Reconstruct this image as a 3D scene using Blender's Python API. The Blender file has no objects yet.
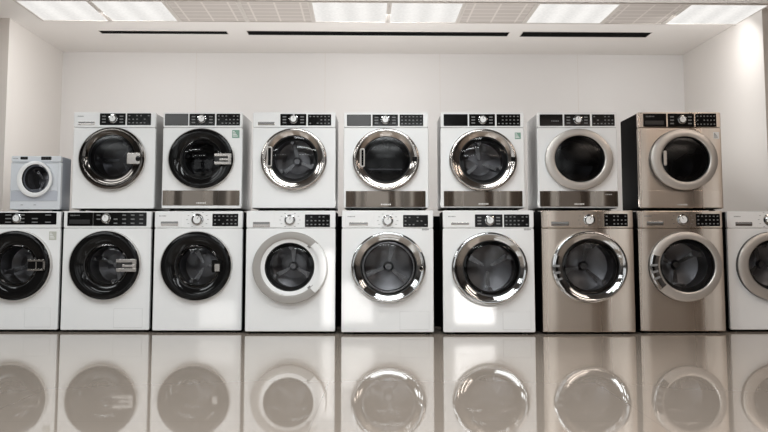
import bpy, bmesh, math, random
from mathutils import Vector
random.seed(7)
S = bpy.context.scene
COL = S.collection
PI = math.pi

# ------------------------------------------------------------------ camera
F, PITCH, HORIZON, CAMZ = 900.0, math.radians(5.5), 244.0, 0.62
SHIFT = F * math.tan(PITCH) + 216.0 - HORIZON          # lens shift (pixels of a 768 wide frame)
cd = bpy.data.cameras.new('camera')
cam = bpy.data.objects.new('camera', cd); COL.objects.link(cam)
cam.location = (0, 0, CAMZ)
cam.rotation_euler = (PI / 2 + PITCH, 0, 0)
cd.sensor_width = 36; cd.lens = 36 * F / 768
cd.shift_y = -SHIFT / 768
cd.clip_end = 200
S.camera = cam

def ray(px, py):
    dx, dy = (px - 384) / F, -(py - (216 - SHIFT)) / F
    c, s = math.cos(PITCH), math.sin(PITCH)
    return Vector((dx, c - dy * s, s + dy * c))
def on_front(px, py, Y):                 # measured point on a vertical plane facing the camera
    d = ray(px, py); t = Y / d.y
    return d.x * t, CAMZ + d.z * t
def on_level(px, py, Z):                 # measured point on a level plane
    d = ray(px, py); t = (Z - CAMZ) / d.z
    return d.x * t, d.y * t
FRONT = on_level(384, 332, 0)[1]         # depth of the machine fronts

# --------------------------------------------------------------- materials
def new_mat(name):
    m = bpy.data.materials.new(name); m.use_nodes = True
    nt = m.node_tree
    return m, nt, nt.nodes['Principled BSDF']
def setp(b, **k):
    for key, v in k.items():
        n = key.replace('_', ' ')
        if n in b.inputs: b.inputs[n].default_value = v
def plain(name, rgb, rough=0.4, metal=0.0, bump=0.0, scale=60, var=0.04, coat=0.0, spec=0.5):
    m, nt, b = new_mat(name)
    setp(b, Roughness=rough, Metallic=metal)
    b.inputs['Coat Weight'].default_value = coat
    b.inputs['Coat Roughness'].default_value = 0.05
    b.inputs['Specular IOR Level'].default_value = spec
    tc = nt.nodes.new('ShaderNodeTexCoord'); no = nt.nodes.new('ShaderNodeTexNoise')
    no.inputs['Scale'].default_value = scale
    nt.links.new(tc.outputs['Object'], no.inputs['Vector'])
    ra = nt.nodes.new('ShaderNodeValToRGB')
    lo = [max(0, c * (1 - var)) for c in rgb]; hi = [min(1, c * (1 + var)) for c in rgb]
    ra.color_ramp.elements[0].color = (*lo, 1); ra.color_ramp.elements[1].color = (*hi, 1)
    nt.links.new(no.outputs['Fac'], ra.inputs['Fac'])
    nt.links.new(ra.outputs['Color'], b.inputs['Base Color'])
    if bump:
        bu = nt.nodes.new('ShaderNodeBump'); bu.inputs['Strength'].default_value = bump
        bu.inputs['Distance'].default_value = 0.002
        nt.links.new(no.outputs['Fac'], bu.inputs['Height']); nt.links.new(bu.outputs['Normal'], b.inputs['Normal'])
    return m
def brushed(name, rgb, rough=0.3, stretch=(240, 1, 0.8), wide=(5, 1, 0.10), var=0.025):
    """brushed sheet metal: fine horizontal brush lines plus broad slow variation in finish"""
    m, nt, b = new_mat(name)
    setp(b, Metallic=1.0)
    tc = nt.nodes.new('ShaderNodeTexCoord')
    mp = nt.nodes.new('ShaderNodeMapping'); mp.inputs['Scale'].default_value = stretch
    n1 = nt.nodes.new('ShaderNodeTexNoise'); n1.inputs['Scale'].default_value = 1.0
    nt.links.new(tc.outputs['Object'], mp.inputs['Vector']); nt.links.new(mp.outputs['Vector'], n1.inputs['Vector'])
    ra = nt.nodes.new('ShaderNodeValToRGB')
    ra.color_ramp.elements[0].position = 0.3; ra.color_ramp.elements[1].position = 0.7
    ra.color_ramp.elements[0].color = (*[c * (1 - var) for c in rgb], 1)
    ra.color_ramp.elements[1].color = (*[min(1, c * (1 + var)) for c in rgb], 1)
    nt.links.new(n1.outputs['Fac'], ra.inputs['Fac']); nt.links.new(ra.outputs['Color'], b.inputs['Base Color'])
    m2 = nt.nodes.new('ShaderNodeMapping'); m2.inputs['Scale'].default_value = wide
    n2 = nt.nodes.new('ShaderNodeTexNoise'); n2.inputs['Scale'].default_value = 1.0; n2.inputs['Detail'].default_value = 0.0
    nt.links.new(tc.outputs['Object'], m2.inputs['Vector']); nt.links.new(m2.outputs['Vector'], n2.inputs['Vector'])
    mr = nt.nodes.new('ShaderNodeMapRange')
    mr.inputs['From Min'].default_value = 0.3; mr.inputs['From Max'].default_value = 0.7
    mr.inputs['To Min'].default_value = rough * 0.8; mr.inputs['To Max'].default_value = rough * 1.25
    nt.links.new(n2.outputs['Fac'], mr.inputs['Value']); nt.links.new(mr.outputs['Result'], b.inputs['Roughness'])
    bu = nt.nodes.new('ShaderNodeBump'); bu.inputs['Strength'].default_value = 1.0; bu.inputs['Distance'].default_value = 0.07
    nt.links.new(n2.outputs['Fac'], bu.inputs['Height']); nt.links.new(bu.outputs['Normal'], b.inputs['Normal'])
    return m
def glass(name, tint, refl=0.10, rough=0.08):
    m = bpy.data.materials.new(name); m.use_nodes = True
    nt = m.node_tree; nt.nodes.clear()
    out = nt.nodes.new('ShaderNodeOutputMaterial'); mx = nt.nodes.new('ShaderNodeMixShader')
    tr = nt.nodes.new('ShaderNodeBsdfTransparent'); tr.inputs['Color'].default_value = (*tint, 1)
    gl = nt.nodes.new('ShaderNodeBsdfGlossy'); gl.inputs['Roughness'].default_value = rough
    fr = nt.nodes.new('ShaderNodeFresnel'); fr.inputs['IOR'].default_value = 1.5
    ma = nt.nodes.new('ShaderNodeMath'); ma.operation = 'MULTIPLY_ADD'
    ma.inputs[1].default_value = 0.6; ma.inputs[2].default_value = refl - 0.04
    nt.links.new(fr.outputs[0], ma.inputs[0]); nt.links.new(ma.outputs[0], mx.inputs['Fac'])
    nt.links.new(tr.outputs[0], mx.inputs[1]); nt.links.new(gl.outputs[0], mx.inputs[2])
    nt.links.new(mx.outputs[0], out.inputs[0])
    return m

M = {}
M['enamel'] = plain('white_enamel', (0.86, 0.855, 0.85), 0.22, var=0.01)
M['enamel_mini'] = plain('cool_white_plastic', (0.66, 0.68, 0.71), 0.35, var=0.01)
M['mini_grey'] = plain('pale_grey_plastic', (0.46, 0.48, 0.53), 0.4, var=0.02)
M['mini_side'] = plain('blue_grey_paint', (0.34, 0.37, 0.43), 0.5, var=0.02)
M['side_white'] = plain('shaded_side_white', (0.50, 0.495, 0.49), 0.65, var=0.02, spec=0.2)  # white cabinet sides, greyed to imitate shade between the machines
M['side_dark'] = plain('charcoal_side_and_gap_shade', (0.006, 0.0055, 0.005), 0.85, var=0.05, spec=0.05)  # steel machines' dark paint; on white floor machines it imitates gap shade
M['black'] = plain('black_gloss_plastic', (0.006, 0.0056, 0.0056), 0.10, var=0.05, spec=0.22)
M['black_satin'] = plain('black_satin_plastic', (0.016, 0.015, 0.015), 0.35, var=0.05)
M['smoke'] = plain('smoked_grey_panel', (0.05, 0.048, 0.048), 0.2, var=0.05)
M['gasket'] = plain('dark_rubber', (0.03, 0.03, 0.03), 0.6, var=0.1)
M['chrome'] = plain('polished_chrome', (0.585, 0.585, 0.585), 0.07, 1.0, var=0.01)
M['chrome_dark'] = plain('black_chrome', (0.11, 0.10, 0.092), 0.10, 1.0, var=0.02)
M['chrome_warm'] = plain('warm_satin_chrome', (0.50, 0.46, 0.43), 0.12, 1.0, var=0.01)
M['silver'] = plain('silver_paint', (0.57, 0.535, 0.50), 0.36, 0.7, var=0.01)
M['silver_dark'] = plain('grey_silver_paint', (0.42, 0.395, 0.37), 0.32, 0.7, var=0.01)
M['rim'] = plain('rim_silver', (0.62, 0.60, 0.58), 0.42, 0.5, var=0.01)
M['glass_clear'] = glass('clear_grey_glass', (0.6, 0.6, 0.62), 0.05)
M['grip_silver'] = plain('satin_silver', (0.52, 0.485, 0.455), 0.2, 0.95, var=0.02)
M['steel'] = brushed('beige_stainless', (0.67, 0.585, 0.51), 0.30)
M['toe'] = brushed('bronze_steel', (0.25, 0.215, 0.185), 0.27, wide=(8, 1, 0.1))
M['drum'] = plain('drum_steel', (0.42, 0.42, 0.43), 0.32, 1.0, scale=90, bump=0.25, var=0.10)
M['drum_dark'] = plain('dark_drum_lining', (0.07, 0.07, 0.072), 0.35, 0.4, var=0.1)
M['lifter'] = plain('lifter_steel', (0.66, 0.66, 0.66), 0.25, 1.0, var=0.05)
M['glass'] = glass('smoked_door_glass', (0.46, 0.46, 0.47), 0.035, 0.04)
M['glass_dark'] = glass('dark_door_glass', (0.20, 0.20, 0.21), 0.04, 0.16)
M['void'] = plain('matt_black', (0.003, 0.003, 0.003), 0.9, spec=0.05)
M['icon'] = plain('grey_print', (0.17, 0.17, 0.17), 0.5)
M['ink_and_shade'] = plain('dark_grey_print_and_shade', (0.22, 0.22, 0.22), 0.5)
M['logo'] = plain('silver_print', (0.75, 0.73, 0.70), 0.35, 0.3)
M['sticker_green'] = plain('green_sticker', (0.20, 0.34, 0.27), 0.5, var=0.05)
M['sticker_pale'] = plain('pale_sticker', (0.50, 0.50, 0.44), 0.5, var=0.03)
M['paper'] = plain('white_sticker', (0.80, 0.80, 0.79), 0.5, var=0.02)
M['seam'] = plain('grey_seam', (0.55, 0.545, 0.54), 0.5)
M['white_plastic'] = plain('white_plastic', (0.83, 0.825, 0.82), 0.3, var=0.01)

# ------------------------------------------------------------ mesh helpers
class MB:
    """collects geometry for ONE mesh, with material slots"""
    def __init__(self): self.v = []; self.f = []; self.mi = []
    def add(self, verts, faces, mi=0):
        o = len(self.v); self.v += [tuple(p) for p in verts]
        for f in faces: self.f.append([i + o for i in f]); self.mi.append(mi)
        return self
    def loops(self, rings, mi=0, cap0=False, cap1=False, closed=True):
        n = len(rings[0]); V = []; Fc = []
        for r in rings: V += r
        for k in range(len(rings) - 1):
            for i in range(n if closed else n - 1):
                j = (i + 1) % n
                Fc.append([k * n + i, k * n + j, (k + 1) * n + j, (k + 1) * n + i])
        if cap0: Fc.append(list(range(n)))
        if cap1: Fc.append([(len(rings) - 1) * n + i for i in range(n)][::-1])
        return self.add(V, Fc, mi)
    def box(self, x0, x1, y0, y1, z0, z1, mi=0):
        V = [(x, y, z) for x in (x0, x1) for y in (y0, y1) for z in (z0, z1)]
        Fc = [(0, 1, 3, 2), (4, 6, 7, 5), (0, 4, 5, 1), (2, 3, 7, 6), (0, 2, 6, 4), (1, 5, 7, 3)]
        return self.add(V, Fc, mi)
    def build(self, name, mats, parent=None, smooth=35, loc=None):
        me = bpy.data.meshes.new(name)
        me.from_pydata(self.v, [], self.f)
        if not isinstance(mats, (list, tuple)): mats = [mats]
        for m in mats: me.materials.append(m)
        for p, k in zip(me.polygons, self.mi): p.material_index = k
        bm = bmesh.new(); bm.from_mesh(me)
        bmesh.ops.recalc_face_normals(bm, faces=bm.faces)
        bm.to_mesh(me); bm.free()
        if smooth:
            me.polygons.foreach_set('use_smooth', [True] * len(me.polygons))
            me.set_sharp_from_angle(angle=math.radians(smooth))
        o = bpy.data.objects.new(name, me); COL.objects.link(o)
        if smooth and smooth <= 40:
            wn = o.modifiers.new('weighted_normal', 'WEIGHTED_NORMAL'); wn.keep_sharp = True; wn.weight = 100
        if parent is not None: o.parent = parent
        if loc: o.location = loc
        return o

def rrect(x0, x1, z0, z1, r, y, n=5):
    r = max(1e-4, min(r, (x1 - x0) / 2 - 1e-4, (z1 - z0) / 2 - 1e-4))
    pts = []
    for cx, cz, a0 in ((x1 - r, z1 - r, 0), (x0 + r, z1 - r, PI / 2), (x0 + r, z0 + r, PI), (x1 - r, z0 + r, 1.5 * PI)):
        for k in range(n + 1):
            a = a0 + PI / 2 * k / n
            pts.append((cx + r * math.cos(a), y, cz + r * math.sin(a)))
    return pts
def plate(mb, x0, x1, z0, z1, yf, yb, r=0.006, bev=0.003, mi=0):
    """rounded plate whose front (toward the viewer) is at yf, bevelled all round"""
    b = bev
    rings = [rrect(x0, x1, z0, z1, r, yb), rrect(x0, x1, z0, z1, r, yf + b),
             rrect(x0 + b * .3, x1 - b * .3, z0 + b * .3, z1 - b * .3, r, yf + b * .3),
             rrect(x0 + b, x1 - b, z0 + b, z1 - b, max(r - b, 1e-4), yf)]
    return mb.loops(rings, mi, True, True)
def ell(cx, cz, rx, rz, y, n=64, a0=0.0, a1=None):
    if a1 is None:
        return [(cx + rx * math.cos(2 * PI * i / n), y, cz + rz * math.sin(2 * PI * i / n)) for i in range(n)]
    return [(cx + rx * math.cos(a0 + (a1 - a0) * i / n), y, cz + rz * math.sin(a0 + (a1 - a0) * i / n)) for i in range(n + 1)]
def marks(mb, x0, x1, z, h, y, n, mi, seed=0, gap=0.35):
    """a short run of printed strokes too small to read"""
    rnd = random.Random(seed); w = (x1 - x0) / n
    for k in range(n):
        a = x0 + k * w; hh = h * rnd.choice((0.7, 1.0, 1.0, 0.85))
        mb.box(a, a + w * (1 - gap), y, y + 0.0006, z - hh / 2, z + hh / 2, mi)
def empty(name, loc, label, cat, group=None):
    o = bpy.data.objects.new(name, None); COL.objects.link(o)
    o.location = loc; o.empty_display_size = 0.1
    o['label'] = label; o['category'] = cat
    if group: o['group'] = group
    return o

# ------------------------------------------------------------ the machines
DEPTH = 0.45
TOPZ = on_front(384, 211.4, FRONT)[1]

def machine(s):
    Y = FRONT + s.get('set_back', 0.0)
    D = s.get('depth', DEPTH)
    x0p, x1p = s['x']; yt, yb = s['y']
    ymid = (yt + yb) / 2
    X0 = on_front(x0p, ymid, Y)[0]; X1 = on_front(x1p, ymid, Y)[0]
    mx = (X0 + X1) / 2; mz = s['base']
    W = (X1 - X0) / 2
    H = s.get('height') or on_front(384, yt, Y)[1] - mz
    root = empty(s['name'], (mx, Y, mz), s['label'], s['cat'], s.get('group'))
    def P(px, py):
        X, Z = on_front(px, py, Y); return X - mx, Z - mz
    def R(r):                                            # pixel rectangle -> x0,x1,z0,z1
        a, t = P(r[0], r[1]); b, u = P(r[2], r[3]); return a, b, u, t
    ppm = 1.0 / (P(385, ymid)[0] - P(384, ymid)[0])       # pixels per metre on this front
    body, ctrl = M[s['mat']], M[s.get('ctrl_mat', s['mat'])]
    side = M[s['side']]
    foot = s.get('foot', 0.014)
    # feet
    for sx in (-1, 1):
        for yy in (0.07, D - 0.06):
            mb = MB(); c = sx * (W - 0.06)
            mb.loops([[(c + 0.022 * math.cos(2 * PI * i / 14), yy + 0.022 * math.sin(2 * PI * i / 14), z) for i in range(14)]
                      for z in (0.0, foot * .6)], 0, True, True)
            mb.loops([[(c + 0.012 * math.cos(2 * PI * i / 14), yy + 0.012 * math.sin(2 * PI * i / 14), z) for i in range(14)]
                      for z in (foot * .6, foot + 0.002)], 0, True, True)
            mb.build('foot', M['gasket'], root)
    # door numbers
    def PD(px, py):                                      # the door face stands proud of the front
        X, Z = on_front(px, py, Y - s.get('thick', 0.040) * 0.9); return X - mx, Z - mz
    dcx, dcz = PD(*s['door'][:2]); rx, rz = s['door'][2] * 1.012 / ppm, s['door'][3] * 1.008 / ppm
    gcx, gcz = PD(*s['glass'][:2]); gx, gz = s['glass'][2] / ppm, s['glass'][3] / ppm
    zc = P(384, s['ctrl_y'])[1]                           # underside of the control strip
    # cabinet: open-fronted box with rounded vertical edges
    mb = MB(); i = 0.004
    def plan(z, e): # plan outline, rounded at the back
        return [(-W + i + e, 0.02, z), (W - i - e, 0.02, z), (W - i - e, D - 0.02, z), (W - i - 0.02, D, z), (-W + i + 0.02, D, z), (-W + i + e, D - 0.02, z)]
    mb.loops([plan(foot, 0.004), plan(foot + 0.006, 0), plan(H - 0.008, 0), plan(H - 0.002, 0.006)], 0, True, True)
    # hollow it at the front where the drum sits: rebuild without the front face
    mb.f = [f for f in mb.f if not (len(f) == 4 and all(abs(mb.v[k][1] - 0.02) < 1e-6 for k in f))]
    mb.mi = [0] * len(mb.f)
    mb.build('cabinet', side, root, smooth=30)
    # front panel with the drum opening
    mb = MB(); zb = foot + 0.002; zt = zc - 0.0015
    def outer(e, y): return rrect(-W + e, W - e, zb + e, zt - (0 if e < 1e-5 else e * .4), 0.012, y, 8)
    base = outer(0.0, 0.0)
    dense = []
    for k in range(len(base)):
        a, b = Vector(base[k]), Vector(base[(k + 1) % len(base)])
        m_ = max(1, int((b - a).length / 0.03))
        for q in range(m_): dense.append(a.lerp(b, q / m_))
    def ring_out(e, y):
        o = []
        for p in dense:
            x = max(-W + e, min(W - e, p.x)); z = max(zb + e, min(zt - e * .5, p.z)); o.append((x, y, z))
        return o
    hx, hz = gx * 1.02, gz * 1.02
    def ring_in(y, k=1.0):
        o = []
        for p in dense:
            a = math.atan2((p.z - gcz) / hz, (p.x - gcx) / hx); o.append((gcx + hx * k * math.cos(a), y, gcz + hz * k * math.sin(a)))
        return o
    mb.loops([ring_out(0, 0.03), ring_out(0, 0.006), ring_out(0.002, 0.002), ring_out(0.006, 0.0), ring_in(0.0), ring_in(0.03)])
    fp = mb.build('front_panel', body, root, smooth=40)
    # control strip
    mb = MB(); plate(mb, -W + 0.001, W - 0.001, zc, H, -0.003, 0.03, 0.010, 0.005)
    if s.get('logo'):
        a, b, c_, d_ = R(s['logo']); marks(mb, a, b, (c_ + d_) / 2, (d_ - c_), -0.0036, 6, 1, seed=int(x0p))
    for t in s.get('ticks', []):
        tx, tz = P(t[0], t[1]); tr = t[2] / ppm
        for k in range(11):
            if k in (5,): continue
            an = math.radians(-60 + k * 30)
            qx, qz = tx + tr * 1.75 * math.cos(an), tz + tr * 1.35 * math.sin(an)
            mb.box(qx - 0.006, qx + 0.006, -0.0036, -0.003, qz - 0.0015, qz + 0.0015, 1)
    mb.build('control_panel', [ctrl, M['ink_and_shade']], root)
    # black insets: smoked blank, dial inset, key display
    for kind, r in s.get('insets', []):
        a, b, c_, d_ = R(r); mb = MB(); yf = -0.0055
        plate(mb, a, b, c_, d_, yf, 0.0, 0.004, 0.0015)
        w, h = b - a, d_ - c_
        if kind == 'display':
            rows, cols = 3, 6
            rnd = random.Random(int(r[0]))
            for q in range(rows):
                for p in range(cols):
                    ux = a + w * (0.10 + 0.80 * p / (cols - 1)); uz = c_ + h * (0.2 + 0.3 * q)
                    if rnd.random() < 0.85:
                        mb.box(ux - w * 0.035, ux + w * 0.035, yf - 0.0006, yf, uz - h * .045, uz + h * .045, 1)
        elif kind == 'dial_panel':
            for sx in (-1, 1):
                for q in range(3):
                    ux = (a + b) / 2 + sx * w * 0.34; uz = c_ + h * (0.25 + 0.25 * q)
                    mb.box(ux - w * 0.07, ux + w * 0.07, yf - 0.0006, yf, uz - h * .05, uz + h * .05, 1)
        elif kind == 'drawer':
            plate(mb, a + w * .08, b - w * .12, c_ + h * .16, c_ + h * .46, yf - 0.004, yf, 0.003, 0.001, 2)
            marks(mb, a + w * .12, a + w * .5, c_ + h * .78, h * .1, yf - 0.0006, 6, 1, seed=3)
        elif kind == 'blank':
            mb.box(a + w * .02, b - w * .02, yf - 0.0008, yf, c_ + h * .04, c_ + h * .96, 2) if s.get('smoke') else None
            if s.get('blank_mark'): marks(mb, a + w * .5, a + w * .85, c_ + h * .42, h * .1, yf - 0.0014, 5, 1, seed=9)
        nm = {'display': 'display', 'dial_panel': 'dial_panel', 'drawer': 'detergent_drawer', 'blank': 'blank_panel'}[kind]
        mb.build(nm, [M['black'], M['icon'], M['smoke'] if kind == 'blank' else M['black_satin']], root)
    # white detergent drawer with its grip
    if s.get('drawer'):
        a, b, c_, d_ = R(s['drawer']); mb = MB()
        plate(mb, a, b, c_, d_, -0.0050, 0.0, 0.004, 0.0015)
        if s.get('drawer_logo', True):
            marks(mb, a + (b - a) * .08, a + (b - a) * .36, d_ - (d_ - c_) * .22, 0.007, -0.0056, 6, 1, seed=int(x0p) + 5)
        dr = mb.build('detergent_drawer', [ctrl, M['ink_and_shade']], root)
        a, b, c_, d_ = R(s['grip']); mb = MB()
        plate(mb, a, b, c_, d_, -0.0075, -0.003, 0.004, 0.002)
        plate(mb, a + 0.004, b - 0.004, c_ + (d_ - c_) * .55, d_ - 0.002, -0.0082, -0.005, 0.002, 0.0005, 1)
        mb.build('drawer_grip', [M['grip_silver'], M['ink_and_shade']], dr)
    # dial
    if s.get('dial'):
        cx, cz = P(*s['dial'][:2]); r = s['dial'][2] / ppm
        mb = MB()
        prof = [(1.0, 0.0), (1.0, -0.010), (0.93, -0.014), (0.80, -0.015), (0.76, -0.013), (0.70, -0.024), (0.62, -0.027)]
        mb.loops([ell(cx, cz, r * k, r * k, y, 32) for k, y in prof], 0, False, False)
        mb.add(ell(cx, cz, r * .62, r * .62, -0.027, 32), [list(range(32))], 1)
        kn = mb.build('dial', [M[s.get('dial_ring', 'chrome')], M[s.get('dial_cap', 'white_plastic')]], root)
        mb = MB(); an = math.radians(s.get('dial_at', 100)); c_, s_ = math.cos(an), math.sin(an)
        q = [(cx + r * (u * c_ - v * s_), cz + r * (u * s_ + v * c_)) for u, v in ((.1, -.05), (.56, -.05), (.56, .05), (.1, .05))]
        mb.add([(x, -0.0275, z) for x, z in q] + [(x, -0.0265, z) for x, z in q], [(0, 1, 2, 3), (4, 5, 6, 7), (0, 1, 5, 4), (1, 2, 6, 5), (2, 3, 7, 6), (3, 0, 4, 7)])
        mb.build('pointer', M['ink_and_shade'], kn)
    # toe panel
    if s.get('toe'):
        a, b, c_, d_ = R(s['toe']); mb = MB(); plate(mb, a, b, c_, d_, -0.005, 0.004, 0.004, 0.002)
        w = b - a
        marks(mb, a + w * .44, a + w * .57, c_ + (d_ - c_) * .16, 0.010, -0.0056, 6, 1, seed=int(x0p) + 2, gap=.2)
        if s.get('toe_mark'): marks(mb, a + w * .84, a + w * .93, c_ + (d_ - c_) * .78, 0.006, -0.0056, 4, 1, seed=2)
        mb.build('toe_panel', [M[s.get('toe_mat', 'toe')], M['logo']], root)
    if s.get('flap'):
        a, b, c_, d_ = R(s['flap']); mb = MB()
        plate(mb, a - .0015, b + .0015, c_ - .0015, d_ + .0015, -0.0006, 0.002, 0.004, 0.0004, 1)
        plate(mb, a, b, c_, d_, -0.0014, 0.002, 0.003, 0.0006)
        mb.build('service_flap', [body, M['seam']], root)
    if s.get('sticker'):
        a, b, c_, d_ = R(s['sticker'][1]); mb = MB()
        mb.box(a, b, -0.0008, 0.001, c_, d_, 0); w, h = b - a, d_ - c_
        for q in range(4):
            mb.box(a + w * .1, a + w * (.35 + .14 * q), -0.0014, -0.0008, d_ - h * (.24 + .19 * q), d_ - h * (.14 + .19 * q), 1)
        mb.build('energy_label', [M[s['sticker'][0]], M['paper' if s['sticker'][0] != 'paper' else 'ink_and_shade']], root)
    if s.get('caption'):                                    # small print under the display
        a, b, c_, d_ = R(s['caption']); mb = MB(); marks(mb, a, b, (c_ + d_) / 2, d_ - c_, -0.0008, 7, 0, seed=8)
        mb.build('printed_caption', M['ink_and_shade'], root)
    # ---- drum behind the glass
    N = 48
    mb = MB(); dd = s.get('drum_depth', 0.26)
    k1 = s.get('drum_k', 0.86)
    mb.loops([ell(gcx, gcz, gx * 1.01, gz * 1.01, 0.028, N), ell(gcx, gcz, gx * k1, gz * k1, 0.034, N)], 1)
    mb.loops([ell(gcx, gcz, gx * k1, gz * k1, 0.034, N), ell(gcx, gcz, gx * k1, gz * k1, 0.05, N),
              ell(gcx, gcz, gx * (k1 + .06), gz * (k1 + .06), 0.062, N), ell(gcx, gcz, gx * (k1 + .06), gz * (k1 + .06), dd, N),
              ell(gcx, gcz, gx * .55, gz * .55, dd + 0.03, N), ell(gcx, gcz, gx * .18, gz * .18, dd + 0.02, N)], 0, False, True)
    drum = mb.build('drum', [M[s.get('drum', 'drum')], M['gasket']], root)
    nl = s.get('lifters', 3)
    for q in range(nl):
        an = math.radians(s.get('lift_at', 80) + q * 360 / nl); mb = MB()
        def vane(rr, wv, y):
            c_, s_ = math.cos(an), math.sin(an)
            return (gcx + gx * (rr * c_ - wv * s_), y, gcz + gz * (rr * s_ + wv * c_))
        sec = [(0.92, -.15), (0.74, -.05), (0.70, 0), (0.74, .05), (0.92, .15)]
        mb.loops([[vane(u, v, y) for u, v in sec] for y in (0.075, 0.09, dd - 0.01)], 0, True, True)
        # spoke on the back of the drum
        sec = [(0.15, -.05), (0.85, -.11), (0.85, .11), (0.15, .05)]
        mb.loops([[vane(u, v, y) for u, v in sec] for y in (dd + 0.03, dd - 0.012)], 0, True, True)
        mb.build('lifter', M[s.get('lifter', 'lifter')], drum)
    if s.get('hub'):
        mb = MB(); mb.loops([ell(gcx, gcz, gx * k, gz * k, y, 24) for k, y in ((.2, dd + .02), (.2, dd - .03), (.12, dd - .05))], 0, False, True)
        mb.build('drum_hub', M['lifter'], drum)
    # ---- door
    def L(t, y, k=1.0):          # ring at t between glass (0) and outer edge (1)
        return ell(gcx + (dcx - gcx) * t, gcz + (dcz - gcz) * t, (gx + (rx - gx) * t) * k, (gz + (rz - gz) * t) * k, y, 96)
    st = s['style']; th = s.get('thick', 0.040)
    ringm, rimm = M[s['ring']], M[s.get('rim', 'rim' if st == 'black' else 'chrome')]
    mb = MB()
    if st == 'flare':            # broad metal ring, dished toward the glass
        mb.loops([L(1.0, -0.001), L(1.0, -th * .55), L(.985, -th * .75)], 1)
        mb.loops([L(.985, -th * .75), L(.94, -th * .95), L(.86, -th * 1.03), L(.70, -th * 1.02), L(.50, -th * .94), L(.30, -th * .82), L(.14, -th * .66), L(.10, -th * .6)], 0)
        mb.loops([L(.10, -th * .6), L(.06, -th * .5), L(.0, -th * .45), L(0, -0.001)], 2)
    elif st == 'flat':           # flat satin ring with rounded shoulders
        mb.loops([L(1.0, -0.001), L(1.0, -th * .6), L(.985, -th * .8)], 1)
        mb.loops([L(.985, -th * .8), L(.95, -th * .95), L(.90, -th), L(.2, -th), L(.10, -th * .97), L(.04, -th * .85)], 0)
        mb.loops([L(.04, -th * .85), L(0.0, -th * .5), L(0, -0.001)], 2)
    elif st == 'black':          # gloss black ring inside a slim metal rim
        mb.loops([L(1.0, -0.001), L(1.0, -th * .5), L(.985, -th * .78), L(.945, -th * .84), L(.93, -th * .76)], 1)
        mb.loops([L(.93, -th * .76), L(.85, -th * .92), L(.72, -th * 1.02), L(.50, -th * .98), L(.25, -th * .84), L(.05, -th * .62)], 0)
        mb.loops([L(.05, -th * .62), L(0, -th * .5), L(0, -0.001)], 2)
    elif st == 'two_tone':
        mb.loops([L(1.0, -0.001), L(1.0, -th * .6), L(.985, -th * .75)], 1)
        mb.loops([L(.985, -th * .75), L(.95, -th * .9), L(.80, -th * 1.0), L(.25, -th * .9), L(.06, -th * .75)], 0)
        mb.loops([L(.06, -th * .75), L(0, -th * .5), L(0, -0.001)], 2)
    door = mb.build('door', [ringm, rimm, M['gasket']], root, smooth=50)
    if s.get('inner'):           # bright bead round the window
        mb = MB(); k = s['inner'][1]
        mb.loops([ell(gcx, gcz, gx * (k + e), gz * (k + e), y, 64) for e, y in ((.035, -th * .28), (.03, -th * .36), (0, -th * .40), (-.035, -th * .36), (-.045, -th * .26))])
        mb.build('window_bead', M[s['inner'][0]], door)
    mb = MB(); dome = s.get('dome', 0.012)
    prof = [(1.0, 0), (.93, .18), (.8, .42), (.6, .68), (.35, .88), (.12, .985)]
    yg = -th * .42
    mb.loops([ell(gcx, gcz, gx * k, gz * k, yg - dome * y, 64) for k, y in prof], 0, False, True)
    mb.build('door_glass', M[s.get('glass_mat', 'glass')], door, smooth=80)
    if s.get('bar'):             # lint shelf edge seen through the glass
        a, b, c_, d_ = R(s['bar']); mb = MB(); plate(mb, a, b, c_, d_, 0.06, 0.20, 0.001, 0.0008); mb.build('lint_shelf', M['lifter'], drum)
    # ---- handle
    h = s.get('handle')
    if h:
        kind, r = h; a, b, c_, d_ = R(r); w, hh = b - a, d_ - c_; mb = MB()
        if kind == 'plate':
            plate(mb, a, b, c_, d_, -th * 1.18, -th * .55, 0.006, 0.003, 1)
            for z0_, z1_ in ((.0, .26), (.36, .56), (.74, 1.0)):
                plate(mb, a + w * (.0 if z0_ != .36 else .3), b, c_ + hh * z0_, c_ + hh * z1_, -th * 1.34, -th * .6, 0.003, 0.0015, 0)
            plate(mb, b - w * .2, b, c_, d_, -th * 1.30, -th * .6, 0.003, 0.0015, 0)
            mb.build('handle', [M[s.get('handle_mat', 'grip_silver')], M['black_satin']], door)
        elif kind == 'plate_lock':
            plate(mb, a, b, c_, d_, -th * 1.28, -th * .55, 0.006, 0.003)
            hd = mb.build('handle', M['grip_silver'], door); mb = MB()
            mb.loops([ell(b - w * .15, (c_ + d_) / 2 - hh * .02, .016 * k, .019 * k, y, 20) for k, y in ((1, -th * 1.2), (1, -th * 1.36), (.7, -th * 1.42))], 0, False, True)
            mb.build('latch_button', M['black'], hd)
        elif kind == 'plate_dark':
            plate(mb, a, b, c_, d_, -th * 1.22, -th * .55, 0.008, 0.003, 1)
            for z0_ in (c_, d_ - hh * .16): plate(mb, a, b, z0_, z0_ + hh * .16, -th * 1.34, -th * .6, 0.002, 0.001, 0)
            plate(mb, b - w * .12, b, c_, d_, -th * 1.34, -th * .6, 0.002, 0.001, 0)
            mb.box(a + w * .45, a + w * .52, -th * 1.25, -th * 1.2, c_ + hh * .2, d_ - hh * .2, 0)
            mb.build('handle', [M['grip_silver'], M['black']], door)
        elif kind == 'window_latch':
            plate(mb, a, b, c_, d_, -th * 1.02, -th * .30, 0.004, 0.002)
            plate(mb, a + w * .3, b - w * .2, c_ + hh * .1, c_ + hh * .7, -th * 1.06, -th * .8, 0.003, 0.001, 1)
            mb.build('handle', [M['black'], M['grip_silver']], door)
        elif kind == 'slot':
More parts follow.
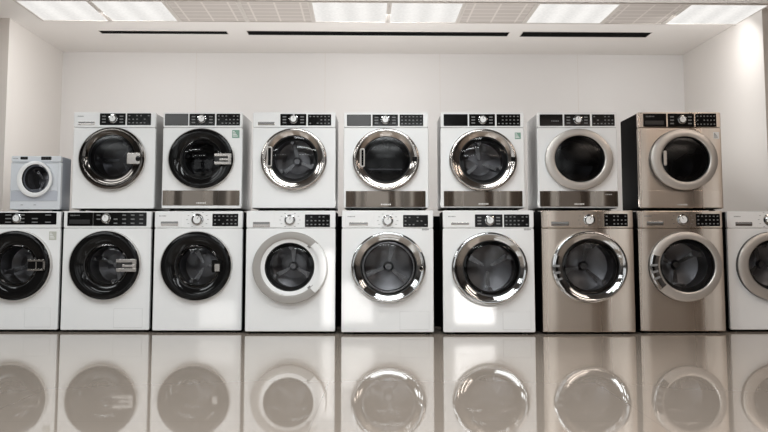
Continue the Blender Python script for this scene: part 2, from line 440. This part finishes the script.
            mb.loops([rrect(a + e, b - e, c_ + e, d_ - e, 0.012 - e * .5, y, 6) for e, y in ((0, -th * .7), (0, -th * 1.12), (.004, -th * 1.18), (.008, -th * 1.1), (.009, -th * .8))], 0)
            mb.add(rrect(a + .009, b - .009, c_ + .009, d_ - .009, .008, -th * .9, 6), [list(range(28))], 1) if False else None
            pts = rrect(a + .009, b - .009, c_ + .009, d_ - .009, .006, -th * .85, 6)
            mb.add(pts, [list(range(len(pts)))], 1)
            mb.build('handle', [M['rim'], M['black']], door)
        elif kind == 'recess':
            plate(mb, a, b, c_, d_, -th * .75, -th * .3, 0.010, 0.003)
            mb.build('handle', [M['silver']], door)
        elif kind == 'bridge':     # chrome grip let into the left of the ring
            mid = (c_ + d_) / 2
            def arc(tt, y, a0=160, a1=222):
                return ell(gcx + (dcx - gcx) * tt, gcz + (dcz - gcz) * tt, gx + (rx - gx) * tt, gz + (rz - gz) * tt, y, 24, math.radians(a0), math.radians(a1))
            mb.loops([arc(.98, -th * .6), arc(.97, -th * 1.05), arc(.75, -th * 1.14), arc(.45, -th * 1.12), arc(.2, -th * 1.0), arc(.18, -th * .6)], 0, closed=False)
            for aa in (176, 188, 200):
                mb.loops([arc(.9, -th * 1.15, aa, aa + 4), arc(.3, -th * 1.15, aa, aa + 4)], 1, closed=False)
            mb.build('handle', [M['chrome'], M['ink_and_shade']], door)
    for b_ in s.get('buttons', []):
        cx, cz = P(b_[0], b_[1]); q = b_[2] / ppm; mb = MB()
        if b_[3] == 'round':
            mb.loops([ell(cx, cz, q * k, q * k * 1.2, y, 24) for k, y in ((1, -th * .8), (1, -th * 1.16), (.7, -th * 1.2), (.6, -th * 1.12))], 0, False, False)
            mb.add(ell(cx, cz, q * .6, q * .72, -th * 1.12, 24), [list(range(24))], 1)
            mb.build('door_release', [M['chrome'], M['black']], door)
        else:
            plate(mb, cx - q, cx + q, cz - q, cz + q, -th * 1.10, -th * .7, 0.004, 0.002)
            mb.build('door_release', M['black'], door)
    if st == 'two_tone':         # silver crescent on the left, white grip on the right
        def arc(tt, y, a0=42, a1=322):
            return ell(gcx + (dcx - gcx) * tt, gcz + (dcz - gcz) * tt, gx + (rx - gx) * tt, gz + (rz - gz) * tt, y, 80, math.radians(a0), math.radians(a1))
        mb = MB(); mb.loops([arc(1.0, -th * .6), arc(.99, -th * 1.0), arc(.95, -th * 1.12), arc(.55, -th * 1.16), arc(.38, -th * 1.08), arc(.36, -th * .8)], 0, closed=False)
        mb.build('ring_cover', M['silver_dark'], door)
        mb = MB()
        mb.loops([arc(.42, -th * .95, -46, 46), arc(.42, -th * 1.22, -46, 46), arc(.60, -th * 1.3, -46, 46), arc(.9, -th * 1.22, -46, 46), arc(.97, -th * .9, -46, 46)], 0, closed=False)
        for aa in (44, -50):  # dark ticks painted in for the shadow at the grip ends
            mb.loops([arc(.25, -th * .98, aa, aa + 7), arc(.62, -th * 1.02, aa, aa + 7)], 1, closed=False)
        mb.build('handle', [M['white_plastic'], M['ink_and_shade']], door)
    if s.get('frame'):           # raised square surround of the mini machine
        a, b, c_, d_ = R(s['frame']); mb = MB()
        for p in ((a, b, d_ - .006, d_), (a, a + .006, c_, d_), (b - .006, b, c_, d_), (a, b, c_, c_ + .006)):
            plate(mb, *p, -0.004, 0.001, 0.002, 0.001)
        mb.build('door_surround', M['enamel_mini'], root)
        a, b, c_, d_ = R(s['lower']); mb = MB(); plate(mb, a, b, c_, d_, -0.004, 0.001, 0.004, 0.002)
        for u in (.22, .5): mb.box(a + (b - a) * u, a + (b - a) * (u + .05), -0.0046, -0.004, c_ - .03, c_ - .026, 1)
        mb.build('lower_panel', [M['mini_grey'], M['ink_and_shade']], root)
    return root

LOW = 'washing machines of the floor row'
UP = 'machines stacked on the floor row'
UB = TOPZ                                                  # underside of the upper row
def low(**k):
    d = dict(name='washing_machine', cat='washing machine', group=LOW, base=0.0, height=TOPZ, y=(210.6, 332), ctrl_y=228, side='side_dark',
             mat='enamel', glass_mat='glass', foot=0.013)
    d.update(k); return machine(d)
def up(**k):
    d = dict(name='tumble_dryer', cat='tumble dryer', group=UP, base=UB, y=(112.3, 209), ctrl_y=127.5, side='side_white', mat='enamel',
             set_back=0.012, foot=0.018, depth=0.50, thick=0.036)
    d.update(k); return machine(d)

# --- floor row, left to right
low(label='white washing machine with black control strip under the small mini washer, at left edge', x=(-33, 59.4),
    insets=[('display', (-26, 212.6, 56.5, 224.6))], dial=(17.2, 218.3, 5), dial_at=140,
    door=(14, 265.5, 36.2, 35), glass=(14.5, 265.5, 21.5, 21), style='black', ring='black', inner=('chrome_dark', .93),
    handle=('plate_dark', (30.5, 259.5, 47.5, 270.5)), sticker=('sticker_pale', (49.3, 231.5, 56.3, 240)),
    flap=(25, 308, 50, 327), lift_at=200, hub=True)
low(label='white washing machine with full-width black control strip and plate door handle, second on the floor', x=(62, 150.6), set_back=-0.02,
    insets=[('drawer', (67.8, 212.4, 93, 226)), ('display', (93.6, 212.4, 146.6, 226))], dial=(106.3, 218.3, 5.2), dial_at=100,
    door=(104, 265.3, 35.5, 34.6), glass=(105.5, 265.3, 21.5, 21), style='black', ring='black', inner=('chrome_dark', .95),
    handle=('plate', (118.4, 259, 138, 271.5)), flap=(114, 308.5, 142, 327.5), lift_at=40, hub=True)
low(label='white washing machine with solid black door ring and white controls on the floor', x=(153.4, 242.3), set_back=-0.06,
    drawer=(157.5, 213, 183, 226.6), grip=(161, 221.4, 178.3, 225.8), ticks=[(197.6, 219.6, 6)], dial=(197.6, 219.6, 6), dial_at=60,
    insets=[('display', (212.6, 213.8, 238.2, 226.2))],
    door=(195.6, 266, 35.5, 34.6), glass=(197, 266.3, 22, 21.8), style='black', ring='black', inner=('chrome_dark', .93),
    handle=('window_latch', (212.8, 260, 222.5, 272.5)), lift_at=120)
low(label='white washing machine with silver and white two-tone door ring and white crescent handle', x=(245.6, 335.4), set_back=-0.13,
    drawer=(249.5, 213.6, 276, 227), grip=(253, 222, 270, 227), ticks=[(290, 220, 5.6)], dial=(290, 220, 5.6), dial_at=80, drawer_logo=False,
    insets=[('display', (305, 214.4, 330, 227))],
    door=(290, 267.6, 37, 35.4), glass=(289.4, 267, 24, 23.4), style='two_tone', ring='white_plastic', rim='silver', lift_at=90, hub=True)
low(label='white washing machine with wide chrome door ring standing at the middle of the floor row', x=(341.5, 433.6), set_back=-0.18,
    drawer=(345.5, 213.6, 373, 227), grip=(349, 222.2, 368, 225.6), ticks=[(387.6, 220.6, 5.6)], dial=(387.6, 220.6, 5.8), dial_at=70,
    insets=[('display', (403, 215, 428, 227))], caption=(422, 228.6, 429, 230.4),
    door=(388.5, 267, 37, 34.8), glass=(388.6, 267.5, 27.6, 26.6), style='flare', ring='chrome', inner=('lifter', .92),
    buttons=[(420.8, 268.5, 2.1, 'round')], flap=(400, 311.5, 429, 329.5), lift_at=200, hub=True)
low(label='white washing machine with chrome door ring and black dial panel beside the beige steel washer', x=(443, 534.6), set_back=-0.19,
    drawer=(446, 213.6, 473.5, 227), grip=(451, 222.4, 469, 225), dial=(489.8, 220.3, 5.4), dial_at=110,
    insets=[('dial_panel', (474.8, 214.4, 502.6, 227)), ('display', (503.8, 214.4, 529.2, 227))], caption=(524, 228.6, 531, 230.4),
    door=(489.8, 268.4, 37.6, 35.8), glass=(492, 268.4, 28, 27), style='flare', ring='chrome', inner=('black', .93),
    flap=(503, 312, 531, 329.5), lift_at=30)
low(label='beige stainless washing machine with mirror chrome door ring on the floor', x=(542, 634.4), set_back=-0.17, mat='steel', ctrl_mat='steel',
    drawer=(546, 213, 575, 227), grip=(551, 221.6, 569, 226), ticks=[(589, 220, 6)], dial=(589, 220, 6), dial_at=60, drawer_logo=False,
    insets=[('display', (604, 213.8, 627.8, 226.4))],
    door=(590, 267, 37.6, 35.5), glass=(591.5, 267, 28.4, 27.2), style='flare', ring='chrome', inner=('chrome_dark', .94), handle=('bridge', (553, 255, 562, 275)), lift_at=75, hub=True)
low(label='beige stainless washing machine with matte silver door ring, right of the chrome-ringed steel one', x=(638.8, 724.2), set_back=-0.10, mat='steel', ctrl_mat='steel',
    drawer=(642, 213, 669, 227), grip=(646.4, 221.2, 663.4, 225.6), ticks=[(682.4, 219.7, 5.8)], dial=(682.4, 219.7, 5.8), dial_at=120,
    insets=[('display', (695.5, 213.8, 720, 226.2))],
    door=(686, 266.6, 35.8, 34.6), glass=(687.8, 265.6, 27, 26), style='flat', ring='silver', rim='black_satin', handle=('bridge', (651, 255, 660, 275)), lift_at=150, hub=True)
low(label='white washing machine with silver door ring at far right, nothing stacked on it', x=(728.4, 821),
    drawer=(731.5, 213.6, 757, 227), grip=(735, 222, 752, 226), ticks=[(769, 219.6, 6)], dial=(769, 219.6, 6),
    insets=[('display', (786, 214, 812, 226.4))],
    door=(775, 266, 36.6, 34), glass=(776, 265, 26.5, 25), style='flat', ring='silver', rim='black_satin', lift_at=100, hub=True)

# --- upper row, left to right
up(name='washing_machine', cat='washing machine', label='white washing machine with dark chrome door ring, top of the leftmost full-size stack', x=(72.6, 155),
   drawer=(76.3, 113.6, 98.5, 126.2), grip=(78.4, 121.6, 95, 125.2), insets=[('dial_panel', (100.2, 113.4, 125.6, 125.2)), ('display', (127.3, 113.4, 151, 125.2))],
   dial=(113.4, 118.8, 4.8), dial_at=95, door=(111.4, 158.4, 33, 31.4), glass=(111.2, 156.6, 23.2, 22), style='black', ring='chrome_dark', glass_mat='glass_dark',
   handle=('plate_lock', (128.6, 153.4, 141.4, 164.6)), lift_at=60)
up(label='white tumble dryer with gloss black door ring and bronze toe panel, green label top right', x=(162.4, 242), set_back=-0.03,
   insets=[('blank', (165.2, 113.8, 188.2, 125.6)), ('dial_panel', (189.6, 113.8, 215, 125.6)), ('display', (216.6, 113.8, 240, 125.6))], smoke=True,
   dial=(202, 119, 4.8), dial_at=60, door=(200.8, 158.4, 32.7, 30.4), glass=(200.8, 158.6, 20.5, 19.8), style='black', ring='black', drum='drum_dark',
   handle=('plate', (215.6, 154, 232.2, 165)), sticker=('sticker_green', (232.2, 130, 239.4, 138)), toe=(162.8, 190.4, 239.4, 205.4), lift_at=165, lifter='drum_dark')
up(name='washing_machine', cat='washing machine', label='white washing machine with chrome door ring and oval slot handle, no toe panel, upper row', x=(252.3, 335.6), set_back=-0.07,
   drawer=(255.5, 113.8, 279, 126.4), grip=(258, 122, 275, 125.4), drawer_logo=False, insets=[('dial_panel', (280.4, 114, 306.4, 125.6)), ('display', (308, 114.4, 331.2, 125.6))],
   dial=(293.7, 119.2, 4.8), dial_at=95, door=(293.6, 159, 32.7, 31), glass=(293.8, 158.4, 23.2, 22.6), style='flare', ring='chrome_warm',
   handle=('slot', (267.6, 147, 272.6, 167)), lift_at=100, hub=True)
up(label='white tumble dryer with shelf line behind glass, middle of upper row', x=(343.6, 428.6), set_back=-0.11,
   insets=[('blank', (347, 114.6, 371, 126)), ('dial_panel', (372.4, 114.6, 398, 126)), ('display', (399.6, 114.6, 423.2, 126))], smoke=True,
   dial=(385.4, 119.8, 4.8), dial_at=90, door=(386, 159.2, 33, 31), glass=(386, 159.2, 23.8, 22.4), style='flare', ring='chrome_warm', glass_mat='glass_dark', drum='drum_dark', lifter='drum_dark',
   handle=('slot', (360.4, 149, 364.9, 167.4)), buttons=[(414.6, 159.6, 2.3, 'square')], bar=(366, 168.0, 402, 169.2), toe=(345.8, 191, 425.6, 207), lift_at=90)
up(label='white tumble dryer with chrome ring and small green label, upper row', x=(440.6, 524.6), set_back=-0.12,
   insets=[('blank', (443.5, 114.2, 467.7, 126)), ('dial_panel', (469, 114.2, 495, 126)), ('display', (496.4, 114.2, 520.2, 126))],
   dial=(482.7, 119.8, 4.8), dial_at=80, door=(483.2, 159.7, 33.6, 31), glass=(484, 159.7, 23.8, 22.8), style='flare', ring='chrome_warm',
   buttons=[(512.6, 159.6, 2.2, 'square')], sticker=('sticker_green', (514.8, 132.6, 520.8, 139)), toe=(443.8, 191, 522.6, 206.4), lift_at=220)
up(label='white tumble dryer with flat matte silver door ring, beside the steel dryer', x=(537.6, 617.6), set_back=-0.10,
   insets=[('blank', (539.4, 114.4, 562.7, 126)), ('dial_panel', (564, 114.4, 590, 126)), ('display', (591.7, 114.4, 614.6, 126))], blank_mark=True,
   dial=(577.7, 119.8, 4.8), dial_at=90, door=(579.2, 159.2, 33.6, 30.6), glass=(580, 158.6, 24.6, 23), style='flat', ring='silver', rim='chrome', glass_mat='glass_dark', drum='drum_dark', lifter='drum_dark',
   toe=(539.8, 191, 618, 206.6), toe_mark=True, lift_at=240)
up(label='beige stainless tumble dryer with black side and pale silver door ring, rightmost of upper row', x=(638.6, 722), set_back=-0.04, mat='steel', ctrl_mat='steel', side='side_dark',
   insets=[('drawer', (642.8, 113.6, 666.4, 127)), ('dial_panel', (667.4, 113.6, 694, 127)), ('display', (695, 113.6, 716.4, 127))],
   dial=(681.8, 119.8, 4.8), dial_at=95, door=(684.4, 159.3, 33.2, 30.6), glass=(686, 159, 23.6, 22.4), style='flat', ring='silver', rim='black_satin', thick=0.05, glass_mat='glass_dark', drum='drum_dark', lifter='drum_dark',
   handle=('recess', (662, 151, 665.6, 166)), sticker=('paper', (713.2, 132, 719.2, 138.8)), toe=(641.2, 190.6, 722.4, 207.4), toe_mat='steel', lift_at=30)
machine(dict(name='mini_washing_machine', cat='mini washing machine', label='small pale mini washing machine with white round door, beside the left wall', base=UB, y=(156, 209.4), x=(10.4, 60.8), ctrl_y=162, set_back=0.015,
   side='mini_side', mat='enamel_mini', depth=0.23, foot=0.012, thick=0.03, insets=[('display', (20.7, 156.8, 28, 159.6)), ('display', (41.4, 156.6, 51.6, 160))],
   logo=(13, 158, 18.5, 159), ticks=[], door=(34.2, 179, 17.4, 18), glass=(35.4, 178.4, 13.4, 14), style='flat', ring='white_plastic', rim='enamel_mini', dome=0.004,
   inner=('mini_grey', .93), glass_mat='glass_clear', frame=(11.5, 162.6, 57.5, 190.4), lower=(11.2, 191, 57.2, 201), lift_at=10, drum_depth=0.15, drum_k=0.8))

# ------------------------------------------------------------------ setting
CEIL = 2.47
m, nt, b = new_mat('wall_paint')
def wall_paint(name, rgb, rough=0.55):
    return plain(name, rgb, rough, bump=0.03, scale=180, var=0.012)
W_BACK = wall_paint('back_wall_paint', (0.84, 0.82, 0.805), 0.4)
W_SIDE = wall_paint('side_wall_paint', (0.83, 0.795, 0.76), 0.45)
W_FRONT = wall_paint('front_wall_paint', (0.76, 0.70, 0.65))
C_PAINT = wall_paint('ceiling_paint', (0.90, 0.87, 0.84))

# polished porcelain floor with fine joints
m, nt, b = new_mat('polished_floor_tile')
tc = nt.nodes.new('ShaderNodeTexCoord')
br = nt.nodes.new('ShaderNodeTexBrick'); br.offset = 0.0; br.squash = 1.0
br.inputs['Scale'].default_value = 1.0; br.inputs['Brick Width'].default_value = 1.2; br.inputs['Row Height'].default_value = 1.2
br.inputs['Mortar Size'].default_value = 0.0022; br.inputs['Mortar Smooth'].default_value = 0.1
br.inputs['Color1'].default_value = (0.36, 0.305, 0.258, 1); br.inputs['Color2'].default_value = (0.37, 0.314, 0.266, 1); br.inputs['Mortar'].default_value = (0.315, 0.267, 0.228, 1)
mp = nt.nodes.new('ShaderNodeMapping'); mp.inputs['Location'].default_value = (0.25, 0.37, 0)
nt.links.new(tc.outputs['Object'], mp.inputs['Vector']); nt.links.new(mp.outputs['Vector'], br.inputs['Vector'])
no = nt.nodes.new('ShaderNodeTexNoise'); no.inputs['Scale'].default_value = 2.5; no.inputs['Detail'].default_value = 5
nt.links.new(tc.outputs['Object'], no.inputs['Vector'])
mr = nt.nodes.new('ShaderNodeMapRange'); mr.inputs['To Min'].default_value = 0.96; mr.inputs['To Max'].default_value = 1.04
nt.links.new(no.outputs['Fac'], mr.inputs['Value'])
mx = nt.nodes.new('ShaderNodeMix'); mx.data_type = 'RGBA'; mx.blend_type = 'MULTIPLY'; mx.inputs[0].default_value = 1
nt.links.new(br.outputs['Color'], mx.inputs[6]); nt.links.new(mr.outputs['Result'], mx.inputs[7])
nt.links.new(mx.outputs[2], b.inputs['Base Color'])
setp(b, Roughness=0.03); b.inputs['IOR'].default_value = 2.3
FLOOR = m

def tag_struct(o): o['kind'] = 'structure'; return o
# room corners read off the photograph on the ceiling plane
cl = Vector((*on_level(63, 52, CEIL), 0)); cr = Vector((*on_level(683, 55, CEIL), 0))
ax = (cr - cl).normalized()                 # along the back wall
ay = Vector((ax.y, -ax.x, 0))               # out of the recess, toward the viewer
WID = (cr - cl).length
def RP(u, v, z): # room coordinates: u along back wall from its left corner, v toward the viewer
    p = cl + ax * u + ay * v; return (p.x, p.y, z)
def room_box(mb, u0, u1, v0, v1, z0, z1, mi=0):
    V = [RP(u, v, z) for u in (u0, u1) for v in (v0, v1) for z in (z0, z1)]
    mb.add(V, [(0, 1, 3, 2), (4, 6, 7, 5), (0, 4, 5, 1), (2, 3, 7, 6), (0, 2, 6, 4), (1, 5, 7, 3)], mi)
def uv_of(px, py, Z=CEIL):
    x, y = on_level(px, py, Z); d = Vector((x, y, 0)) - cl; return d.dot(ax), d.dot(ay)
vr = uv_of(760, 8.5)[1]; vl = uv_of(8, 18)[1]
back_of_machines = FRONT + DEPTH + 0.04
print('FRONT', FRONT, 'CL', cl, 'CR', cr, 'recess', vl, vr, 'front wall y', RP(0, vl, 0)[1], RP(WID, vr, 0)[1], 'TOPZ', TOPZ)
vlim_l = (cl.y - back_of_machines) / -ay.y; 
vl = min(vl, vlim_l); vr = min(vr, (cr.y - back_of_machines) / -ay.y)
# back wall: panels with slim joints
mb = MB(); cuts = [0.0]
for px in (196, 325, 440, 578):
    d = ray(px, 80); o = Vector((0, 0, CAMZ)); n = ay; t = (cl - o).dot(n) / d.dot(n); cuts.append((o + d * t - cl).dot(ax))
cuts.append(WID)
room_box(mb, -0.12, WID + 0.12, -0.12, -0.003, 0, CEIL, 1)
for k in range(5):
    room_box(mb, cuts[k] + (0.0016 if k else -0.12), cuts[k + 1] - (0.0016 if k < 4 else -0.12), -0.010, 0.0, 0, CEIL, 0)
tag_struct(mb.build('wall_back', [W_BACK, W_FRONT], smooth=0))
mb = MB(); room_box(mb, -0.12, 0.0, -0.12, vl, 0, CEIL); room_box(mb, -0.12, -0.001, vl, vl + .001, 0, CEIL, 1); tag_struct(mb.build('wall_left', [W_SIDE, W_FRONT], smooth=0))
mb = MB(); room_box(mb, WID, WID + 0.12, -0.12, vr, 0, CEIL); room_box(mb, WID + .001, WID + 0.12, vr, vr + .001, 0, CEIL, 1); tag_struct(mb.build('wall_right', [W_SIDE, W_FRONT], smooth=0))
mb = MB(); room_box(mb, -4.0, -0.1205, vl - 0.12, vl, 0, CEIL); mb.build('x', W_FRONT) if False else tag_struct(mb.build('wall_front_left', W_FRONT, smooth=0))
mb = MB(); room_box(mb, WID + 0.1205, WID + 4.0, vr - 0.12, vr, 0, CEIL); tag_struct(mb.build('wall_front_right', W_FRONT, smooth=0))
XS, YB = 5.6, -5.0
mb = MB(); mb.box(-8, 8, YB - 1, 10.5, -0.08, 0.0); tag_struct(mb.build('floor', FLOOR, smooth=0))
DARK = plain('contrast_dark_paint', (0.11, 0.10, 0.095), 0.6)  # unseen ceiling front and side walls darkened to give the chrome contrast
ysplit = RP(0, uv_of(386, 1.2)[1] + 0.30, 0)[1]
mb = MB(); mb.box(-8, 8, ysplit, 10.5, CEIL, CEIL + 0.1); tag_struct(mb.build('ceiling', C_PAINT, smooth=0))
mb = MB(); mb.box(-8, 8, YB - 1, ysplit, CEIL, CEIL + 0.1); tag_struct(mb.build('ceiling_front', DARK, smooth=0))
mb = MB(); mb.box(-2.95, 3.0, FRONT + DEPTH + 0.006, FRONT + DEPTH + 0.022, 0, TOPZ - 0.02); tag_struct(mb.build('gap_shade_1', M['void'], smooth=0))  # black sheet put in behind the floor row to darken its gaps
mb = MB(); mb.box(-XS - .12, -XS, YB, 8.2, 0, CEIL); tag_struct(mb.build('wall_side_left', DARK, smooth=0))
mb = MB(); mb.box(XS, XS + .12, YB, 8.2, 0, CEIL); tag_struct(mb.build('wall_side_right', DARK, smooth=0))
# unseen shopfront added behind the viewer: dark piers and open bays stripe the chrome
mb = MB()
for x in (-5.4, -3.3, -1.1, 1.1, 3.3, 5.4): mb.box(x - .28, x + .28, YB - .3, YB, 0, CEIL)
mb.box(-XS, XS, YB - .3, YB, 2.15, CEIL); mb.box(2.6, XS, YB - .3, YB, 0, CEIL)  # right bays closed to dim that side of the room
mb.box(-XS, XS, YB - .3, YB, 0, 0.35)
tag_struct(mb.build('wall_added_shopfront', plain('dark_pier_paint', (0.10, 0.09, 0.085), 0.5), smooth=0))

# ceiling fixtures
def light_mat(name, strength):
    m = bpy.data.materials.new(name); m.use_nodes = True; nt = m.node_tree; nt.nodes.clear()
    out = nt.nodes.new('ShaderNodeOutputMaterial'); em = nt.nodes.new('ShaderNodeEmission')
    tc = nt.nodes.new('ShaderNodeTexCoord')
    wv = nt.nodes.new('ShaderNodeTexWave'); wv.bands_direction = 'X'; wv.inputs['Scale'].default_value = 1.55; wv.inputs['Distortion'].default_value = 0.6
    no = nt.nodes.new('ShaderNodeTexNoise'); no.inputs['Scale'].default_value = 45
    nt.links.new(tc.outputs['Object'], wv.inputs['Vector']); nt.links.new(tc.outputs['Object'], no.inputs['Vector'])
    a = nt.nodes.new('ShaderNodeMath'); a.operation = 'MULTIPLY_ADD'; a.inputs[1].default_value = 0.12 * strength; a.inputs[2].default_value = 0.74 * strength
    nt.links.new(wv.outputs['Fac'], a.inputs[0])
    c = nt.nodes.new('ShaderNodeMath'); c.operation = 'MULTIPLY_ADD'; c.inputs[1].default_value = 0.25 * strength
    nt.links.new(no.outputs['Fac'], c.inputs[0]); nt.links.new(a.outputs[0], c.inputs[2])
    nt.links.new(c.outputs[0], em.inputs['Strength']); em.inputs['Color'].default_value = (1.0, 0.975, 0.94, 1)
    nt.links.new(em.outputs[0], out.inputs[0]); return m
LIT = light_mat('lit_prismatic_diffuser', 0.97)
FRAME = plain('panel_frame_paint', (0.66, 0.62, 0.58), 0.5)
m, nt, b = new_mat('perforated_grille')
tc = nt.nodes.new('ShaderNodeTexCoord'); br = nt.nodes.new('ShaderNodeTexBrick'); br.offset = 0
br.inputs['Scale'].default_value = 1; br.inputs['Brick Width'].default_value = 0.2; br.inputs['Row Height'].default_value = 0.11; br.inputs['Mortar Size'].default_value = 0.010; br.inputs['Mortar Smooth'].default_value = 0.5
br.inputs['Color1'].default_value = (0.56, 0.515, 0.48, 1); br.inputs['Color2'].default_value = (0.59, 0.54, 0.51, 1); br.inputs['Mortar'].default_value = (0.74, 0.69, 0.65, 1)
nt.links.new(tc.outputs['Object'], br.inputs['Vector']); nt.links.new(br.outputs['Color'], b.inputs['Base Color']); setp(b, Roughness=0.6)
GRILLE = m

edges_far = [42.5, 111, 180, 248, 314, 387.5, 457, 523.5, 601, 662.5, 737]     # measured joints of the panel row
far_y = [20, 20.2, 20.5, 21, 21.7, 22, 22.3, 22.7, 23.2, 23.6, 24]
kinds = 'LLGGLLGLGL'
us = [uv_of(a, c)[0] for a, c in zip(edges_far, far_y)]
vf = sum(uv_of(a, c)[1] for a, c in zip(edges_far, far_y)) / len(far_y)
vn = uv_of(386, 1.2)[1]
lit_lab = iter(['lit ceiling panel at the far left end of the row', 'lit ceiling panel touching the paired grey grilles on their left side',
                'lit ceiling panel touching the paired grey grilles on their right side', 'lit ceiling panel over the centre, left of a single grey grille',
                'lit ceiling panel standing alone between two grey grilles', 'lit ceiling panel at the right end beside the right wall'])
gr_lab = iter(['grey perforated ceiling grille just right of the two left lit panels', 'grey perforated ceiling grille, right one of the adjoining pair',
               'grey perforated ceiling grille right of the centre lit panels', 'grey perforated ceiling grille left of the last lit panel on the right'])
YAW = math.atan2(ax.y, ax.x)
def ceil_empty(name, u0, u1, v0, v1, label, cat, group):
    r = empty(name, RP((u0 + u1) / 2, (v0 + v1) / 2, CEIL), label, cat, group); r.rotation_euler = (0, 0, YAW); return r
for k, kd in enumerate(kinds):
    u0, u1 = us[k], us[k + 1]; hw, hd = (u1 - u0) / 2, (vn - vf) / 2
    if kd == 'L': r = ceil_empty('ceiling_light', u0, u1, vf, vn, next(lit_lab), 'ceiling light', 'lit panels of the ceiling row')
    else: r = ceil_empty('ceiling_grille', u0, u1, vf, vn, next(gr_lab), 'ceiling grille', 'grey grilles of the ceiling row')
    t = 0.018; mb = MB()
    for q in ((-hw + .001, hw - .001, -hd, -hd + t), (-hw + .001, hw - .001, hd - t, hd), (-hw + .001, -hw + t, -hd + t, hd - t), (hw - t, hw - .001, -hd + t, hd - t)):
        mb.box(q[0], q[1], q[2], q[3], -0.010, 0)
    mb.build('frame', FRAME, r, smooth=0)
    mb = MB(); mb.box(-hw + t, hw - t, -hd + t, hd - t, -0.005, -0.0)
    mb.build('diffuser' if kd == 'L' else 'perforated_sheet', LIT if kd == 'L' else GRILLE, r, smooth=0)

slots = [((99, 30.6), (228, 33.6), 'long black ceiling slot at the left, above the leftmost stacks'),
         ((247, 31), (507, 35.6), 'longest black ceiling slot, at the centre'),
         ((523, 32), (646, 36.6), 'black ceiling slot at the right, above the stainless machines')]
for (p0, p1, lab) in slots:
    u0, v1_ = uv_of(*p0); u1, v0_ = uv_of(*p1)
    r = ceil_empty('air_slot', u0, u1, v0_, v1_, lab, 'air vent', 'black slots in the ceiling')
    hw, hd = (u1 - u0) / 2, abs(v1_ - v0_) / 2 * 1.2
    mb = MB(); mb.box(-hw, hw, -hd, hd, -0.003, 0.0); mb.build('slot_opening', M['void'], r, smooth=0)
    mb = MB()
    for q in ((-hw - .006, hw + .006, -hd - .006, -hd), (-hw - .006, hw + .006, hd, hd + .006), (-hw - .006, -hw, -hd, hd), (hw, hw + .006, -hd, hd)):
        mb.box(q[0], q[1], q[2], q[3], -0.0035, 0)
    mb.build('slot_frame', FRAME, r, smooth=0)

# ------------------------------------------------------------------- lights
def area(name, loc, rot, sx, sy, power, col=(1, .96, .92), spread=180):
    l = bpy.data.lights.new(name, 'AREA'); l.shape = 'RECTANGLE'; l.size = sx; l.size_y = sy; l.energy = power; l.color = col; l.spread = math.radians(spread)
    o = bpy.data.objects.new(name, l); COL.objects.link(o); o.location = loc; o.rotation_euler = rot; return o
# unseen ceiling luminaires of the shop floor, running back from the machines
for y, p in ((5.2, 17), (4.2, 42), (1.8, 58), (-1.5, 56)):  # nearest row added to brighten the floor by the machine bases
    for x, k, c in ((-3.2, 0.74, (0.95, 0.99, 1)), (0.0, 1.0, (0.95, 0.99, 1)), (3.2, 0.42, (1, .86, .75))):
        area('unseen_ceiling_lamp', (x, y, CEIL - 0.03), (0, 0, 0), 1.8, 0.35, p * k, c)
# lamps of the lit panel row, tipped toward the back wall
for nm, a_, b_, p in (('row_lamp_left', 0, 2, 11), ('row_lamp_middle', 4, 6, 15), ('row_lamp_right', 9, 10, 8)):
    area(nm, RP((us[a_] + us[b_]) / 2 - (0.12 if a_ == 9 else 0), (vf + vn) / 2, CEIL - 0.03), (math.radians(32), 0, YAW), (us[b_] - us[a_]) * 0.7, 0.3, p, (1, .98, .965))

# hidden light added behind the upper machines to brighten ceiling and back wall
area('hidden_wall_fill', (0.0, FRONT + DEPTH + 0.35, 0.95), (PI + math.radians(18), 0, 0), 4.9, 0.12, 27, (1, .99, .975))
# unseen lights added under the shop ceiling to throw bright patches on machine fronts
def patch_light(px, py, wpx, hpx, power, x0):
    X, Z = on_front(px, py, FRONT); tgt = Vector((X, FRONT, Z)); src = Vector((x0, 2.2, CEIL - 0.12))
    d = tgt - src; k = (on_front(385, py, FRONT)[0] - on_front(384, py, FRONT)[0])
    area('added_patch_light', src, d.to_track_quat('-Z', 'Y').to_euler(), wpx * k, hpx * k, power, (1, .98, .96), 1.0)
patch_light(472, 317, 38, 32, 0.19, 0.6)
patch_light(358, 314, 30, 34, 0.07, -0.2)
patch_light(329, 280, 11, 96, 0.09, -0.35)
patch_light(219, 318, 36, 22, 0.03, -1.1)

w = bpy.data.worlds.new('world'); S.world = w; w.use_nodes = True
bg = w.node_tree.nodes['Background']; bg.inputs['Color'].default_value = (0.96, 0.99, 1.0, 1); bg.inputs['Strength'].default_value = 1.3

S.view_settings.view_transform = 'Standard'
S.view_settings.look = 'None'
S.view_settings.exposure = 0.0
S.cycles.max_bounces = 8
S.cycles.use_denoising = True
S.cycles.sample_clamp_indirect = 6
